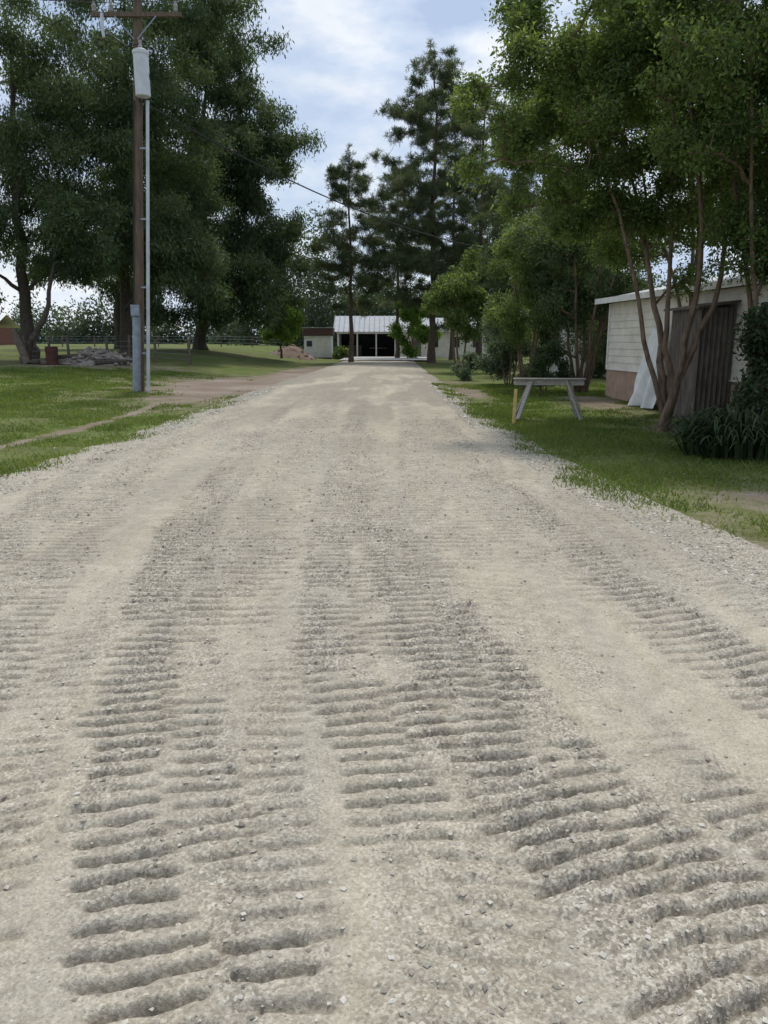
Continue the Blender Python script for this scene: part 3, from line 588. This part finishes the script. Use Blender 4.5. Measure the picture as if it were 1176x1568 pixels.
def mound(name,cx,cy,rx,ry,h,n,s,m,seed):
    rg=np.random.RandomState(seed); mb=MB()
    base=np.array([(1,0,0),(0,1,0),(-1,0,0),(0,-1,0),(0,0,.7),(0,0,-.7)]); f=np.array([(0,1,4),(1,2,4),(2,3,4),(3,0,4),(1,0,5),(2,1,5),(3,2,5),(0,3,5)])
    A,B=np.meshgrid(np.linspace(-1,1,18),np.linspace(-1,1,18)); rr=np.sqrt(A*A+B*B)
    hh=h*np.clip(1-rr,0,1)**.8*(.7+.6*fbm(A*3+seed,B*3,3,1)); Zm=terr(cx+A*rx,cy+B*ry)+hh-.06
    mb.add(np.stack([cx+A*rx,cy+B*ry,Zm],-1).reshape(-1,3),gridfaces(18,18),0)
    for i in range(n):
        r=rg.rand()**.6; t=rg.rand()*6.28; x=cx+rx*r*math.cos(t)*.95; y=cy+ry*r*math.sin(t)*.95; q=s*(.5+rg.rand())
        z=T(x,y)+h*max(0,1-r)**.8*.95
        mb.add(base*q*(1+.5*(rg.rand(6,3)-.5))+np.array([x,y,z]),f,0)
    mb.out(name,[m])
rock=mat('rock',(.30,.27,.235),.9,(.12,.105,.095),nscale=3)
dirtm=mat('dirt_pile',(.30,.22,.17),.95,(.19,.14,.11),nscale=2)
mound('rock_pile',-13.8,37.9,1.9,1.0,.75,130,.22,rock,1)
mound('dirt_mound',-7.6,66,2.0,1.6,1.15,50,.16,dirtm,2)
# ------------------------------------------------------------------ far buildings
brown=mat('brown_roof',(.12,.07,.055),.8)
shz=T(-6.1,74)
ws=empty('white_shed',(-6.1,74,shz))
box('walls',(0,0,1.0),(2.5,2.6,2.0),trim,ws); box('roof',(0,0,2.35),(2.8,3.0,.68),brown,ws,bev=.05); box('roof_cap',(0,0,2.72),(2.9,3.1,.06),roofm,ws)
box('door',(.3,-1.32,.9),(.8,.04,1.7),white,ws); box('window',(-.75,-1.32,1.3),(.5,.04,.5),glass,ws); box('base_beam',(0,0,-.02),(2.6,2.7,.14),brown,ws)
gb=empty('garage_building',(-4.6,78,0))
W=5.8
box('back_wall',(W/2,5,1.2),(W,.15,2.5),dark,gb); box('left_wall',(.08,2.5,1.2),(.15,5,2.5),white,gb)
for i in range(4): box('post_%d'%i,(.1+i*(W-.2)/3,0,1.2),(.13,.16,2.5),trim,gb)
box('header',(W/2,-.02,2.42),(W+.1,.2,.22),trim,gb)
V=[(-.4,-.5,2.5),(W+.4,-.5,2.5),(W+.4,3.2,4.1),(-.4,3.2,4.1),(-.4,6.5,2.5),(W+.4,6.5,2.5)]
roofg=mat('garage_roof_metal',(.36,.39,.43),.6,(.28,.31,.34),nscale=2)
build('roof',V,[[(0,1,2,3),(3,2,5,4)]],[roofg],parent=gb)
ribm=mat('roof_rib',(.22,.24,.27),.6)
for i in range(14):
    x=-.35+i*(W+.7)/13; o=box('roof_rib_%d'%i,(x,1.35,3.33),(.08,4.03,.06),ribm,gb,rot=(math.atan2(1.6,3.7),0,0))
box('gable_wall',(W+.1,2.5,1.25),(.15,5,2.5),white,gb)
box('storage_box',(1.5,3.4,.6),(1.6,1.2,1.2),tin,gb,bev=.03); box('workbench',(4,3.8,.9),(1.8,.6,.08),grw,gb)
wh=empty('white_house',(1.55,77.5,0))
box('walls',(5,3,1.3),(10,6,2.6),white,wh)
V=[(-.3,-.5,2.6),(10.3,-.5,2.6),(10.3,3,3.9),(-.3,3,3.9),(-.3,6.5,2.6),(10.3,6.5,2.6)]
build('roof',V,[[(0,1,2,3),(3,2,5,4)]],[roofg],parent=wh); box('fascia',(5,-.5,2.55),(10.6,.05,.18),trim,wh)
box('door',(1.6,-.03,1.05),(.95,.06,2.1),tin,wh)
for i,x in enumerate((3.3,5.4,7.6,9.1)): box('window_%d'%i,(x,-.03,1.5),(.9,.06,1.),glass,wh); box('window_sill_%d'%i,(x,-.05,.97),(1.05,.1,.06),trim,wh)
nb_=empty('white_outbuilding',(8.1,36,0)); box('walls',(1.6,1.5,1.2),(3.2,3,2.4),trim,nb_); box('roof',(1.6,1.5,2.46),(3.6,3.4,.12),roofm,nb_,rot=(math.radians(3),0,0)); box('door',(.7,-.02,1),(.85,.05,1.95),white,nb_); box('window',(2.3,-.02,1.4),(.8,.05,.8),glass,nb_)
fh=empty('farm_house',(-59.5,108,T(-58,108)))
redm=mat('red_siding',(.2,.085,.065),.8)
box('walls',(3,3,1.2),(7,6,2.4),redm,fh); build('roof',[(-1,-1,2.4),(7,-1,2.4),(7,3,4.2),(-1,3,4.2),(-1,7,2.4),(7,7,2.4)],[[(0,1,2,3),(3,2,5,4)]],[trim],parent=fh)
for i in range(3): box('window_%d'%i,(1+i*2,-.03,1.4),(.9,.06,.9),glass,fh)
box('porch_post',(6.9,-.8,1.2),(.12,.12,2.4),trim,fh)
conc=mat('concrete',(.52,.50,.46),.85,(.42,.40,.37),nscale=2)
xs=np.linspace(-3.6,4.2,12); yy=np.linspace(63,77.9,16); X,Y=np.meshgrid(xs,yy)
build('concrete_driveway',np.stack([X,Y,np.full_like(X,.13)],-1).reshape(-1,3),[gridfaces(16,12)],[conc])

# ------------------------------------------------------------------ sky, sun, camera
az=math.radians(5); elv=math.radians(63)
w=D.worlds.new('World'); scene.world=w; w.use_nodes=True; N=w.node_tree.nodes; L=w.node_tree.links
bg=N['Background']; bg.inputs[1].default_value=.11
sk=N.new('ShaderNodeTexSky'); sk.sky_type='NISHITA'; sk.sun_disc=False; sk.sun_elevation=elv; sk.sun_rotation=az; sk.dust_density=1
tc=N.new('ShaderNodeTexCoord'); mp=N.new('ShaderNodeMapping'); mp.inputs['Scale'].default_value=(1,1,2.4); mp.inputs['Location'].default_value=(.3,.1,.55); L.new(tc.outputs['Generated'],mp.inputs[0])
n1=nz(N,L,mp.outputs[0],2.6,5,.5); n2=nz(N,L,mp.outputs[0],6.5,6,.55)
cl_=ramp(N,L,n2,[(.34,(4.4,5.5,7.5)),(.48,(6.2,7.1,8.6)),(.60,(8.4,8.8,9.3))])
c=mixc(N,L,ramp(N,L,n1,[(.34,(.6,.6,.6)),(.56,(1,1,1))]),sk.outputs[0],cl_)
L.new(c,bg.inputs[0])
sl=D.lights.new('sun','SUN'); sl.energy=2.5; sl.angle=math.radians(9); sl.color=(1,.95,.87); so=D.objects.new('sun',sl); link(so)
s=Vector((math.sin(az)*math.cos(elv),math.cos(az)*math.cos(elv),math.sin(elv))); so.rotation_euler=s.to_track_quat('Z','Y').to_euler(); so.location=s*50
cam=D.cameras.new('camera'); co=D.objects.new('camera',cam); link(co); co.location=(0,0,1.6+.04); co.rotation_euler=(math.radians(90-12.48),0,0)
cam.sensor_fit='VERTICAL'; cam.sensor_height=24; cam.lens=12/math.tan(math.radians(33.5)); cam.clip_end=2000; cam.clip_start=.05
scene.camera=co
scene.view_settings.view_transform='Standard'; scene.view_settings.look='None'; scene.view_settings.exposure=0
